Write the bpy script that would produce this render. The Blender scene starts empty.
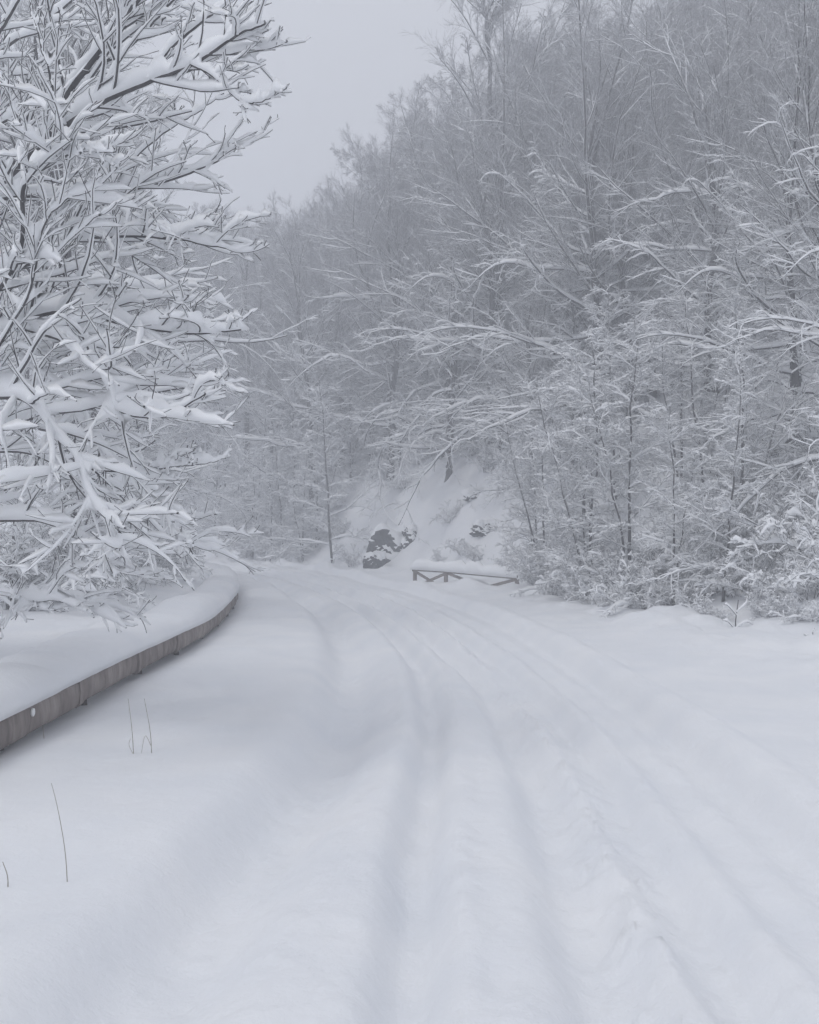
import bpy, math, random
import numpy as np
from mathutils import Vector

# ------------------------------------------------------------------ camera, sky, sun, exposure
S = bpy.context.scene
C = S.collection
R = math.radians
F, HY, CX, CAMZ = 1050.0, 530.0, 409.5, 1.6        # focal length in px, horizon row, centre column, eye height
cam = bpy.data.cameras.new('camera')
cam.sensor_fit = 'VERTICAL'; cam.sensor_height = 36.0; cam.lens = 36.0 * F / 1024.0
cam.clip_start = 0.05; cam.clip_end = 800
camo = bpy.data.objects.new('camera', cam); C.objects.link(camo)
camo.location = (0, 0, CAMZ)
camo.rotation_euler = (R(90) + math.atan((HY - 512) / F), 0, 0)
S.camera = camo

SUN_EL, SUN_AZ = R(56), R(-124)                      # azimuth from +Y towards +X: the glow comes from the left
W = bpy.data.worlds.new('World'); S.world = W; W.use_nodes = True
nt = W.node_tree; nt.nodes.clear()
sky = nt.nodes.new('ShaderNodeTexSky'); sky.sky_type = 'NISHITA'; sky.sun_disc = False
sky.sun_elevation = SUN_EL; sky.sun_rotation = SUN_AZ
mx = nt.nodes.new('ShaderNodeMix'); mx.data_type = 'RGBA'; mx.inputs[0].default_value = 0.94
mx.inputs[7].default_value = (6.2, 6.36, 6.82, 1)  # the closed cloud layer
bg = nt.nodes.new('ShaderNodeBackground'); bg.inputs['Strength'].default_value = 0.1
wo = nt.nodes.new('ShaderNodeOutputWorld')
nt.links.new(sky.outputs[0], mx.inputs[6]); nt.links.new(mx.outputs[2], bg.inputs[0]); nt.links.new(bg.outputs[0], wo.inputs[0])
sl = bpy.data.lights.new('sun', 'SUN'); sl.energy = 0.78; sl.angle = R(24); sl.color = (1.0, 0.985, 0.96)
so = bpy.data.objects.new('sun', sl); C.objects.link(so)
sd = Vector((math.sin(SUN_AZ) * math.cos(SUN_EL), math.cos(SUN_AZ) * math.cos(SUN_EL), math.sin(SUN_EL)))
so.rotation_euler = sd.to_track_quat('Z', 'Y').to_euler()
so.location = (-20, 0, 40)

S.view_settings.view_transform = 'Standard'; S.view_settings.look = 'None'
S.view_settings.exposure = 0.14; S.view_settings.gamma = 1.0; S.view_settings.use_curve_mapping = False
S.render.engine = 'CYCLES'
cy = S.cycles
cy.max_bounces = 9; cy.diffuse_bounces = 6; cy.glossy_bounces = 1; cy.transmission_bounces = 1
cy.volume_bounces = 5; cy.transparent_max_bounces = 4
cy.use_adaptive_sampling = True; cy.adaptive_threshold = 0.02
cy.use_denoising = True
try:
    cy.denoiser = 'OPENIMAGEDENOISE'; cy.denoising_input_passes = 'RGB_ALBEDO_NORMAL'
except Exception:
    pass
cy.caustics_reflective = False; cy.caustics_refractive = False

HAZE_DENSITY = 0.0112

# ------------------------------------------------------------------ helpers
rng = np.random.default_rng(7)

def at(px, py, Y):
    """the point at depth Y seen at pixel px, py"""
    return ((px - CX) / F * Y, Y, CAMZ + (HY - py) / F * Y)

def tag(o, label=None, cat=None, group=None, kind=None):
    if label: o['label'] = label
    if cat: o['category'] = cat
    if group: o['group'] = group
    if kind: o['kind'] = kind
    return o

def empty(name, loc, rz=0.0, sc=1.0, size=0.3):
    o = bpy.data.objects.new(name, None); C.objects.link(o)
    o.empty_display_size = size
    o.location = loc; o.rotation_euler = (0, 0, rz); o.scale = (sc, sc, sc)
    return o

class MB:
    """collects quads and triangles as numpy blocks, builds ONE mesh"""
    def __init__(s): s.v = []; s.f = []; s.n = 0
    def add(s, v, f):
        v = np.asarray(v, float).reshape(-1, 3); f = np.asarray(f, int)
        s.v.append(v); s.f.append(f + s.n); s.n += len(v)
    def mesh(s, name, mat, smooth=True):
        me = bpy.data.meshes.new(name)
        V = np.concatenate(s.v) if s.v else np.zeros((0, 3))
        tot = np.concatenate([np.full(len(f), f.shape[1]) for f in s.f]) if s.f else np.zeros(0, int)
        loops = np.concatenate([f.ravel() for f in s.f]) if s.f else np.zeros(0, int)
        me.vertices.add(len(V)); me.vertices.foreach_set('co', V.astype(np.float32).ravel())
        me.loops.add(len(loops)); me.loops.foreach_set('vertex_index', loops.astype(np.int32))
        me.polygons.add(len(tot))
        me.polygons.foreach_set('loop_start', (np.cumsum(tot) - tot).astype(np.int32))
        me.polygons.foreach_set('loop_total', tot.astype(np.int32))
        if smooth: me.polygons.foreach_set('use_smooth', np.ones(len(tot), bool))
        me.update(calc_edges=True)
        me.materials.append(mat)
        return me
    def build(s, name, mat, parent=None, smooth=True):
        return link(name, s.mesh(name, mat, smooth), parent)

def link(name, me, parent=None):
    o = bpy.data.objects.new(name, me); C.objects.link(o)
    if parent: o.parent = parent
    return o

def children(o): return list(o.children)

def copy_tree(o, parent=None):
    c = o.copy(); C.objects.link(c); c.parent = parent
    for ch in children(o): copy_tree(ch, c)
    return c

# --- lattice noise
_lat = np.random.default_rng(3).random((256, 256))
def vnoise(x, y):
    x = np.asarray(x, float); y = np.asarray(y, float)
    xi = np.floor(x).astype(int); yi = np.floor(y).astype(int)
    fx = x - xi; fy = y - yi
    fx = fx * fx * (3 - 2 * fx); fy = fy * fy * (3 - 2 * fy)
    a = _lat[xi & 255, yi & 255]; b = _lat[(xi + 1) & 255, yi & 255]
    c = _lat[xi & 255, (yi + 1) & 255]; d = _lat[(xi + 1) & 255, (yi + 1) & 255]
    return (a * (1 - fx) + b * fx) * (1 - fy) + (c * (1 - fx) + d * fx) * fy - 0.5
def fbm(x, y, o=3):
    return sum(vnoise(x * 2 ** i + 17 * i, y * 2 ** i + 31 * i) / 2 ** i for i in range(o))
def sst(a, b, x):
    t = np.clip((x - a) / (b - a), 0, 1); return t * t * (3 - 2 * t)

# ------------------------------------------------------------------ materials
def mat(name, build):
    m = bpy.data.materials.new(name); m.use_nodes = True
    n = m.node_tree; b = n.nodes['Principled BSDF']; build(n, b); return m
def noise_node(n, scale, detail=4, rough=0.55, vec=None):
    t = n.nodes.new('ShaderNodeTexNoise'); t.inputs['Scale'].default_value = scale
    t.inputs['Detail'].default_value = detail; t.inputs['Roughness'].default_value = rough
    if vec: n.links.new(vec, t.inputs['Vector'])
    return t
def coords(n, which='Object', scale=(1, 1, 1)):
    c = n.nodes.new('ShaderNodeTexCoord'); mp = n.nodes.new('ShaderNodeMapping')
    mp.inputs['Scale'].default_value = scale; n.links.new(c.outputs[which], mp.inputs['Vector']); return mp.outputs[0]
def ramp(n, fac, stops):
    r = n.nodes.new('ShaderNodeValToRGB'); e = r.color_ramp.elements
    while len(e) < len(stops): e.new(0.5)
    for k, (p, c) in enumerate(stops): e[k].position = p; e[k].color = (*c, 1)
    n.links.new(fac, r.inputs[0]); return r.outputs[0]
def bump(n, b, height, strength, dist):
    bp = n.nodes.new('ShaderNodeBump'); bp.inputs['Strength'].default_value = strength; bp.inputs['Distance'].default_value = dist
    n.links.new(height, bp.inputs['Height']); n.links.new(bp.outputs[0], b.inputs['Normal'])

def m_snow(n, b):
    v = coords(n)
    t = noise_node(n, 9, 6, 0.62, v)
    n.links.new(ramp(n, noise_node(n, 1.1, 3, 0.5, v).outputs[0], [(0.3, (0.80, 0.815, 0.84)), (0.7, (0.86, 0.865, 0.875))]), b.inputs['Base Color'])
    b.inputs['Roughness'].default_value = 0.75
    b.inputs['Specular IOR Level'].default_value = 0.15
    t2 = noise_node(n, 55, 4, 0.6, v)
    ad = n.nodes.new('ShaderNodeMath'); ad.operation = 'MULTIPLY_ADD'; ad.inputs[1].default_value = 0.22
    n.links.new(t2.outputs[0], ad.inputs[0]); n.links.new(t.outputs[0], ad.inputs[2])
    bump(n, b, ad.outputs[0], 0.4, 0.035)
def m_snow_tree(n, b):
    b.inputs['Base Color'].default_value = (0.89, 0.898, 0.91, 1); b.inputs['Roughness'].default_value = 0.8
    b.inputs['Specular IOR Level'].default_value = 0.1
def m_bark(n, b):
    v = coords(n, scale=(1, 1, 0.3))
    t = noise_node(n, 14, 5, 0.6, v)
    n.links.new(ramp(n, t.outputs[0], [(0.3, (0.045, 0.043, 0.045)), (0.6, (0.10, 0.097, 0.10)), (0.75, (0.17, 0.168, 0.17))]), b.inputs['Base Color'])
    b.inputs['Roughness'].default_value = 0.9; b.inputs['Specular IOR Level'].default_value = 0.1
def m_twig(n, b):
    b.inputs['Base Color'].default_value = (0.085, 0.083, 0.088, 1); b.inputs['Roughness'].default_value = 0.9
    b.inputs['Specular IOR Level'].default_value = 0.1
def m_mist_twig(n, b):                                    # rimed fine twigs, colour paled further to stand in for thicker mist
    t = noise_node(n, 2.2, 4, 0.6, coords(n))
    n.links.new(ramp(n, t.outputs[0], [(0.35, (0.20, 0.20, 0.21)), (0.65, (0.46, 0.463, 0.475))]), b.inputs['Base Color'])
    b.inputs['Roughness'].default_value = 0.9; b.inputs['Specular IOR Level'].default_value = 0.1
def m_wood(n, b):
    v = coords(n, scale=(3, 2.2, 0.7))
    t = noise_node(n, 3, 7, 0.65, v); t2 = noise_node(n, 1.3, 3, 0.5, coords(n, scale=(1, 1, 1)))
    mu = n.nodes.new('ShaderNodeMath'); mu.operation = 'MULTIPLY_ADD'; mu.inputs[1].default_value = 0.6
    n.links.new(t2.outputs[0], mu.inputs[0]); n.links.new(t.outputs[0], mu.inputs[2])
    n.links.new(ramp(n, mu.outputs[0], [(0.5, (0.11, 0.092, 0.085)), (0.8, (0.245, 0.212, 0.198)), (1.0, (0.34, 0.30, 0.28))]), b.inputs['Base Color'])
    b.inputs['Roughness'].default_value = 0.85; b.inputs['Specular IOR Level'].default_value = 0.15
    bump(n, b, t.outputs[0], 0.5, 0.01)
def m_iron(n, b):
    v = coords(n); t = noise_node(n, 20, 4, 0.6, v)
    n.links.new(ramp(n, t.outputs[0], [(0.35, (0.05, 0.042, 0.04)), (0.7, (0.11, 0.085, 0.075))]), b.inputs['Base Color'])
    b.inputs['Roughness'].default_value = 0.7; b.inputs['Metallic'].default_value = 0.3
def m_rock(n, b):
    v = coords(n, scale=(1, 1, 1.7)); t = noise_node(n, 3.5, 8, 0.68, v)
    n.links.new(ramp(n, t.outputs[0], [(0.32, (0.03, 0.031, 0.034)), (0.55, (0.09, 0.092, 0.098)), (0.72, (0.2, 0.2, 0.21))]), b.inputs['Base Color'])
    b.inputs['Roughness'].default_value = 0.9; bump(n, b, t.outputs[0], 0.8, 0.15)
def m_straw(n, b):
    b.inputs['Base Color'].default_value = (0.34, 0.31, 0.27, 1); b.inputs['Roughness'].default_value = 0.8
def m_white(n, b):
    b.inputs['Base Color'].default_value = (0.8, 0.8, 0.8, 1); b.inputs['Roughness'].default_value = 0.4
MIST_TWIG = mat('mist_paled_twig', m_mist_twig)
SNOW, TSNOW, BARK, TWIG = mat('snow', m_snow), mat('tree_snow', m_snow_tree), mat('bark', m_bark), mat('twig', m_twig)
WOOD, IRON, ROCK, STRAW, WHITE = mat('weathered_wood', m_wood), mat('rusty_iron', m_iron), mat('rock', m_rock), mat('straw', m_straw), mat('reflector_white', m_white)

# ------------------------------------------------------------------ ground
def rail_x(y):                                       # line of the left barrier
    y = np.asarray(y, float)
    q = np.clip(y - 11, 0, 34)
    return -2.92 - q * q / 158 - np.clip(y - 45, 0, None) * 0.43
TOE = np.array([(8.2, -40), (7.6, -10), (6.9, 4), (6.1, 11), (5.3, 15.5), (4.4, 19), (3.3, 27), (1.9, 32.5), (-0.9, 37.5), (-3.7, 43), (-8, 51.5), (-14, 60.5), (-24, 71), (-45, 88), (-110, 130)], float)
def toe_dist(x, y):                                  # signed distance past the foot of the hillside
    x = np.asarray(x, float); y = np.asarray(y, float)
    best = np.full(np.broadcast(x, y).shape, 1e9); sgn = np.ones_like(best)
    for (ax, ay), (bx, by) in zip(TOE[:-1], TOE[1:]):
        dx, dy = bx - ax, by - ay
        t = np.clip(((x - ax) * dx + (y - ay) * dy) / (dx * dx + dy * dy), 0, 1)
        d = np.hypot(x - ax - t * dx, y - ay - t * dy)
        s = np.where((x - ax) * dy - (y - ay) * dx > 0, 1.0, -1.0)
        m = d < best
        best = np.where(m, d, best); sgn = np.where(m, s, sgn)
    return best * sgn
RUTS = [  # x of each wheel rut against y, its half width and depth
    ([(-1.1, -20), (-1.1, 2), (-1.03, 3.5), (-0.85, 5.2), (-0.6, 7.3), (-0.57, 10.5), (-0.9, 15.3), (-1.7, 21), (-3.6, 30), (-6.2, 39), (-12, 52)], 0.27, 0.15),
    ([(-0.1, -20), (-0.05, 2), (-0.02, 3.8), (0.03, 5.4), (0.21, 8.9), (0.11, 13.4), (-0.49, 18.7), (-1.2, 23), (-2.7, 30), (-5.3, 39), (-11, 52)], 0.12, 0.13),
    ([(0.6, -20), (0.65, 2), (0.70, 3.5), (0.78, 4.4), (0.88, 6.4), (0.9, 11.7), (0.4, 15.8), (-0.2, 20.7), (-1.6, 28), (-4.4, 38), (-10, 52)], 0.18, 0.155),
    ([(1.52, -20), (1.55, 2), (1.58, 4), (1.63, 6), (1.7, 8.5), (1.6, 12.2), (1.25, 17), (0.7, 22), (-0.45, 28), (-3.2, 38), (-9.1, 52)], 0.10, 0.028),
    ([(1.1, -20), (1.14, 2), (1.15, 3.6), (1.22, 5.7), (1.31, 8.1), (1.16, 12.2), (0.75, 17), (0.2, 22), (-1.0, 28), (-3.8, 38), (-9.6, 52)], 0.14, 0.13),
]
EDGE = [(2.0, -20), (2.02, 3), (2.04, 5.2), (2.09, 9), (2.04, 12.2), (1.8, 16.8), (1.45, 20.7), (0.2, 28), (-2.6, 38), (-8.6, 52)]
def curve_at(pts, y):
    p = np.array(pts, float); yy = np.asarray(y, float)
    x = np.interp(yy, p[:, 1], p[:, 0])
    x0 = np.interp(yy - 0.9, p[:, 1], p[:, 0]); x1 = np.interp(yy + 0.9, p[:, 1], p[:, 0])
    return (x + x0 + x1) / 3
def ground_z(x, y):
    x = np.asarray(x, float); y = np.asarray(y, float)
    d = toe_dist(x, y); rx = rail_x(y)
    z = (0.016 + 0.03 * sst(-0.9, -2.2, x - curve_at(RUTS[0][0], y))) * fbm(x * 0.55, y * 0.45, 3) + 0.018 * fbm(x * 2.2 + 9, y * 1.3, 3) + 0.006 * fbm(x * 9 + 3, y * 9, 2)
    # wheel ruts, the shallow lane they run in and the ridge at its right edge
    fade = 1 - sst(40, 56, y)
    ex = curve_at(EDGE, y); lx = curve_at(RUTS[0][0], y)
    wob = 0.05 * fbm(y * 0.8, y * 0 + 3, 2)
    lane = sst(-0.45, 0.0, x - lx + wob) * (1 - sst(-0.06, 0.13, x - ex + wob * 0.5))
    z = z - 0.085 * lane * fade + 0.012 * lane * fade * fbm(x * 7, y * 4, 3)
    for k, (pts, w, dep) in enumerate(RUTS):
        q = (x - curve_at(pts, y) + 0.03 * fbm(y * 1.1 + 11 * k, y * 0 + k, 2)) / w
        z = z - fade * dep * np.exp(-np.abs(q) ** 3.2) * (1 + 0.25 * fbm(x * 3 + k * 5, y * 2.0, 2))
        z = z + fade * dep * 0.35 * (np.exp(-(q - 1.9) ** 2 * 2) + 0.5 * np.exp(-(q + 1.9) ** 2 * 2))
    # clods thrown up beside the third rut and along the lane
    cl = np.exp(-((x - curve_at(RUTS[2][0], y) - 0.2) / 0.16) ** 2) + 0.4 * lane
    z = z + fade * 0.07 * cl * np.clip(fbm(x * 13, y * 9, 3) - 0.04, 0, 1)
    z = z + fade * (0.10 + 0.05 * fbm(x * 2, y * 2.2, 3)) * np.exp(-np.abs((x - ex - 0.25) / 0.2) ** 2.6) - fade * 0.035 * np.exp(-((x - ex + 0.10) / 0.12) ** 2)
    # verge by the left barrier: drifts up to it, a bank behind it
    L = rx - x
    z = z + 0.07 * sst(-2.2, -0.6, L) - 0.07 * np.exp(-((L - 0.05) / 0.24) ** 2) + 0.06 * np.exp(-((L + 0.9) / 0.5) ** 2) * fbm(x * 0.8, y * 0.9, 2) * 2
    z = z + 0.42 * sst(0.1, 0.9, L) + 0.16 * sst(0.8, 4, L) * (1 + 1.6 * fbm(x * 0.5 + 4, y * 0.5, 3)) - 0.10 * np.clip(L - 14, 0, 40)
    # drift against the fence at the bend
    z = z + 0.13 * np.exp(-((y - 27.9 - (1.6 - x) * 0.8) / 0.7) ** 2) * sst(-0.6, 0.6, x) * (1 - sst(2.6, 3.6, x)) * (1 + fbm(x * 1.3, y, 2))
    # right verge and hillside
    z = z + 0.14 * sst(-2.6, -0.5, d) * (1 + fbm(x * 0.4, y * 0.4, 2)) + 0.26 * np.exp(-((d + 0.7) / 0.9) ** 2) * np.clip(fbm(x * 1.3, y * 1.1, 3) + 0.1, -0.1, 1)
    up = np.clip(d, 0, None)
    steep = sst(20, 31, y) * (1 - sst(52, 70, y))
    z = z + (0.30 * np.minimum(up, 4) + 0.58 * np.clip(up - 1.2, 0, 38) + 0.03 * np.clip(up - 39, 0, 60)) * (1 + 0.0 * up)
    z = z + steep * 1.5 * sst(0.0, 2.6, up)
    z = z + 0.35 * sst(0.3, 1.6, up) * fbm(x * 1.1 + 5, y * 1.1, 4) * (1 - sst(5, 9, up))
    z = z + sst(0, 3, up) * (0.8 * fbm(x * 0.22, y * 0.22, 4) + 0.15 * fbm(x * 0.9, y * 0.9, 3))
    return z
def gz(x, y): return float(ground_z(np.array([x]), np.array([y]))[0])

def bend(y):
    q = np.clip(y - 9, 0, 36)
    return -q * q / 140 - np.clip(np.minimum(y, 75) - 45, 0, None) * 0.51
us = np.concatenate([np.linspace(-110, -14, 40, endpoint=False), np.linspace(-14, -4.2, 90, endpoint=False),
                     np.linspace(-4.2, 5.6, 310, endpoint=False), np.linspace(5.6, 22, 110, endpoint=False), np.linspace(22, 125, 50)])
ys = [-30.0]
while ys[-1] < 190:
    y = ys[-1]; ys.append(y + (0.6 if y < 1.8 else min(2.2, max(0.035, 0.0095 * y))))
ys = np.array(ys)
UU, YY = np.meshgrid(us, ys)
XX = UU + bend(YY)
ZZ = ground_z(XX, YY)
GV = np.stack([XX, YY, ZZ], -1)
ny, nx = XX.shape
idx = np.arange(ny * nx).reshape(ny, nx)
quads = np.stack([idx[:-1, :-1], idx[:-1, 1:], idx[1:, 1:], idx[1:, :-1]], -1).reshape(-1, 4)
gy_, gx_ = np.gradient(GV, axis=(0, 1))
NRM = np.cross(gx_, gy_); NRM /= np.linalg.norm(NRM, axis=-1, keepdims=True)
GV = GV.reshape(-1, 3); NRM = NRM.reshape(-1, 3)
fc = GV[quads].mean(1)
dfc = toe_dist(fc[:, 0], fc[:, 1]); Lfc = rail_x(fc[:, 1]) - fc[:, 0]
for nm, sel in (('road', (dfc <= -0.6) & (Lfc <= -0.5)), ('hillside', dfc > -0.6), ('ground', (dfc <= -0.6) & (Lfc > -0.5))):
    q = quads[sel]; used, inv = np.unique(q, return_inverse=True)
    mb = MB(); mb.add(GV[used], inv.reshape(-1, 4))
    me = mb.mesh(nm, SNOW)
    me.normals_split_custom_set_from_vertices([tuple(v) for v in NRM[used]])
    tag(link(nm, me), {'road': 'snow covered mountain road with shallow wheel ruts bending left', 'hillside': 'steep snowy hillside under the bare forest',
                       'ground': 'snowy bank behind the wooden crash barrier'}[nm], kind='structure')

# ------------------------------------------------------------------ branch geometry
Z = np.array([0, 0, 1.0])
def unit(a): return a / np.maximum(np.linalg.norm(a, axis=-1, keepdims=True), 1e-9)
def tangents(P):
    return unit(np.gradient(P, axis=1))
def frames(T):
    s = np.cross(T, Z); n = np.linalg.norm(s, axis=-1, keepdims=True)
    s = np.where(n < 0.05, np.array([1.0, 0, 0]), s / np.maximum(n, 1e-6))
    return s, np.cross(s, T)
def grid_faces(N, k, m):
    a = np.arange(N * k * m).reshape(N, k, m)
    b = np.roll(a, -1, axis=2)
    return np.stack([a[:, :-1], b[:, :-1], b[:, 1:], a[:, 1:]], -1).reshape(-1, 4)
def tube(mb, P, Rd, sides):
    N, k, _ = P.shape
    s, u = frames(tangents(P))
    ang = np.arange(sides) * 2 * np.pi / sides + 0.5
    V = P[:, :, None] + Rd[:, :, None, None] * (np.cos(ang)[:, None] * s[:, :, None] + np.sin(ang)[:, None] * u[:, :, None])
    mb.add(V, grid_faces(N, k, sides))
def snow_on(mb, P, Rd, h, w, g, full=False, vary=0.35, tip=0.35, cover=1.0, steep=1.3, lump=0.0):
    """a ridge of snow lying along each branch: h high, w wider than the branch; steep pieces hold little"""
    N, k, _ = P.shape
    T = tangents(P); s, u = frames(T)
    hz = np.clip(1 - np.abs(T[..., 2]) ** steep, 0, 1)
    t = np.linspace(0, 1, k)
    end = np.minimum(1, (1 - t) / tip + 0.12) * np.minimum(1, t / 0.05 + 0.5)
    a = hz * end * (1 + vary * g.uniform(-1, 1, (N, k)))
    if lump > 0:
        q = np.linspace(0, 1, k) * k * 0.35
        a = a * np.clip(1 + lump * 2.2 * np.stack([fbm(q + 37.7 * g.random() * 7, q * 0 + 5 + i, 3) for i in range(N)]), 0.12, 2)
    if cover < 1: a = a * np.where(g.random((N, 1)) < cover, 1, 0.12)
    H = (h * a)[..., None]; Wd = (w * np.sqrt(np.clip(a, 0, None)) + Rd * 1.02 * (a > 0.03))[..., None]
    r = Rd[..., None]
    up = u
    if full:
        ring = [P - s * Wd * 0.95 - up * r * 0.15, P - s * Wd * 0.8 + up * (r + H * 0.5), P - s * Wd * 0.35 + up * (r + H * 0.93), P + s * Wd * 0.35 + up * (r + H * 0.95),
                P + s * Wd * 0.8 + up * (r + H * 0.5), P + s * Wd * 0.95 - up * r * 0.15]
    else:
        ring = [P - s * Wd - up * r * 0.1, P + up * (r + H), P + s * Wd - up * r * 0.1]
    V = np.stack(ring, 2)
    mb.add(V, grid_faces(N, k, len(ring)))
def webs(mb, P, t_at, child, size, g):
    """the wedge of snow that collects in the fork of a branch and its side twig: forks P, branch directions t_at, side twigs as polylines"""
    N = len(P)
    clen = np.linalg.norm(child[:, -1] - child[:, 0], axis=-1, keepdims=True)
    L = np.minimum(size * g.uniform(0.5, 1.2, (N, 1)), 0.6 * clen)
    cd = unit(child[:, 1] - child[:, 0])
    a = P - t_at * 0.01; b = P + t_at * L * g.uniform(0.6, 1.1, (N, 1)); c = P + cd * L
    mid = a + (b + c - 2 * a) * g.uniform(0.30, 0.40, (N, 1))
    th = np.array([0, 0, 1.0]) * (L * 0.24 + 0.006)
    V = np.stack([a, b, c, a + th, b + th * 0.25, c + th * 0.25, mid + th * 0.6, mid - th * 0.15], 1)
    f = np.array([[0, 1, 7, 2], [3, 5, 6, 4], [0, 3, 4, 1], [0, 2, 5, 3], [1, 4, 6, 7], [2, 7, 6, 5]])
    mb.add(V, (np.arange(N)[:, None, None] * 8 + f[None]).reshape(-1, 4))
def sample(P, t):
    """points and tangents at parameter t (N,n) of polylines P (N,k,3)"""
    N, k, _ = P.shape
    x = np.clip(t * (k - 1), 0, k - 1.001); i = x.astype(int); f = (x - i)[..., None]
    r = np.arange(N)[:, None]
    return P[r, i] * (1 - f) + P[r, i + 1] * f, tangents(P)[r, i], x
def spawn(P, Rd, n, g, t0=0.15, t1=0.98, ang=45, jit=12, length=0.5, ljit=0.35, by_t=0.55, kk=4, rise=0.0, droop=0.0, wob=0.10, flat=0.7, rad=0.5, tipr=0.35, absl=None, upb=0.0):
    """n side shoots on every polyline, alternately left and right; rise/droop bend them; flat keeps them in the branch's own layer"""
    N = len(P)
    t = t0 + (t1 - t0) * (np.arange(n)[None] + g.uniform(0, 1, (N, n))) / n
    O, T, x = sample(P, t)
    plen = np.linalg.norm(np.diff(P, axis=1), axis=-1).sum(1)[:, None]
    s, u = frames(T)
    side = np.where((np.arange(n)[None] + g.integers(0, 2, (N, 1))) % 2 == 0, 1, -1)[..., None]
    roll = g.normal(0, 1, (N, n))[..., None] * (1 - flat) * 1.6
    perp = unit(side * s * np.cos(roll) + u * np.sin(roll))
    a = np.radians(ang + jit * g.normal(0, 1, (N, n)))[..., None]
    D = unit(T * np.cos(a) + perp * np.sin(a) + Z * upb)
    L = (plen if absl is None else absl) * length * (1 - by_t * t) * (1 + ljit * g.uniform(-1, 1, (N, n)))
    r0 = np.take_along_axis(Rd, x.astype(int), 1) * rad
    M = N * n
    O = O.reshape(M, 3); D = D.reshape(M, 3); L = L.reshape(M, 1); r0 = r0.reshape(M, 1)
    pts = [O]; d = D; drift = g.normal(0, wob, (M, 3))
    for j in range(kk - 1):
        pts.append(pts[-1] + d * L / (kk - 1))
        d = unit(d + Z * (rise - droop * (j + 1) / (kk - 1)) + drift + g.normal(0, wob * 0.7, (M, 3)))
    Q = np.stack(pts, 1)
    RR = r0 * np.linspace(1, tipr, kk)[None]
    return Q, RR, D, T.reshape(M, 3)
def smooth_line(pts, n):
    p = np.array(pts, float); q = np.vstack([2 * p[0] - p[1], p, 2 * p[-1] - p[-2]])
    out = []
    for t in np.linspace(0, len(p) - 1.0001, n):
        i = int(t); f = t - i; a, b, c, d = q[i:i + 4]
        out.append(0.5 * (2 * b + (c - a) * f + (2 * a - 5 * b + 4 * c - d) * f * f + (3 * b - a - 3 * c + d) * f ** 3))
    return np.array(out)

# ------------------------------------------------------------------ tree kinds (each a prototype: an Empty with trunk, crown and snow)
def trunk_line(h, lean, g, k=12, wob=0.12):
    t = np.linspace(0, 1, k)
    x = lean[0] * t * h + np.cumsum(g.normal(0, wob, k)) * t * 0.5
    y = lean[1] * t * h + np.cumsum(g.normal(0, wob, k)) * t * 0.5
    return np.stack([x, y, t * h - 0.25 * (1 - t)], -1)[None]
def limbs_from_trunk(T, Rt, n, g, t0, t1, elev0, elev1, len0, len1, kk=7, az=None, spread=180, bendup=0.0, droop=0.0, wob=0.08, rad=0.45):
    t = np.linspace(t0, t1, n) + g.uniform(-0.5, 0.5, n) * (t1 - t0) / n
    t = np.clip(t, 0.02, 0.985)
    O, _, x = sample(T, t[None]); O = O[0]
    if az is None: A = np.arange(n) * 2.4 + g.normal(0, 0.4, n)
    else: A = math.radians(az) + np.radians(spread) * g.uniform(-1, 1, n)
    q = (t - t0) / (t1 - t0 + 1e-6)
    E = np.radians(elev0 + (elev1 - elev0) * q + g.normal(0, 8, n))
    L = (len0 + (len1 - len0) * q) * g.uniform(0.7, 1.2, n)
    d = np.stack([np.cos(A) * np.cos(E), np.sin(A) * np.cos(E), np.sin(E)], -1)
    pts = [O]; drift = g.normal(0, wob, (n, 3))
    for j in range(kk - 1):
        pts.append(pts[-1] + d * L[:, None] / (kk - 1))
        d = unit(d + Z * (bendup - droop * (j / (kk - 2))) + drift * 0.5 + g.normal(0, wob, (n, 3)))
    P = np.stack(pts, 1)
    r0 = np.interp(t, np.linspace(0, 1, T.shape[1]), Rt[0]) * rad
    return P, np.minimum(r0, 0.012 + L * 0.018)[:, None] * np.linspace(1, 0.25, kk)[None]

def finish(name, label, tr, cr, sn):
    root = empty(name, (0, 0, 0))
    tag(root, label, 'tree')
    tr.build('trunk', BARK, root); cr.build('crown', MIST_TWIG, root); sn.build('snow_load', TSNOW, root)
    return root

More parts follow.
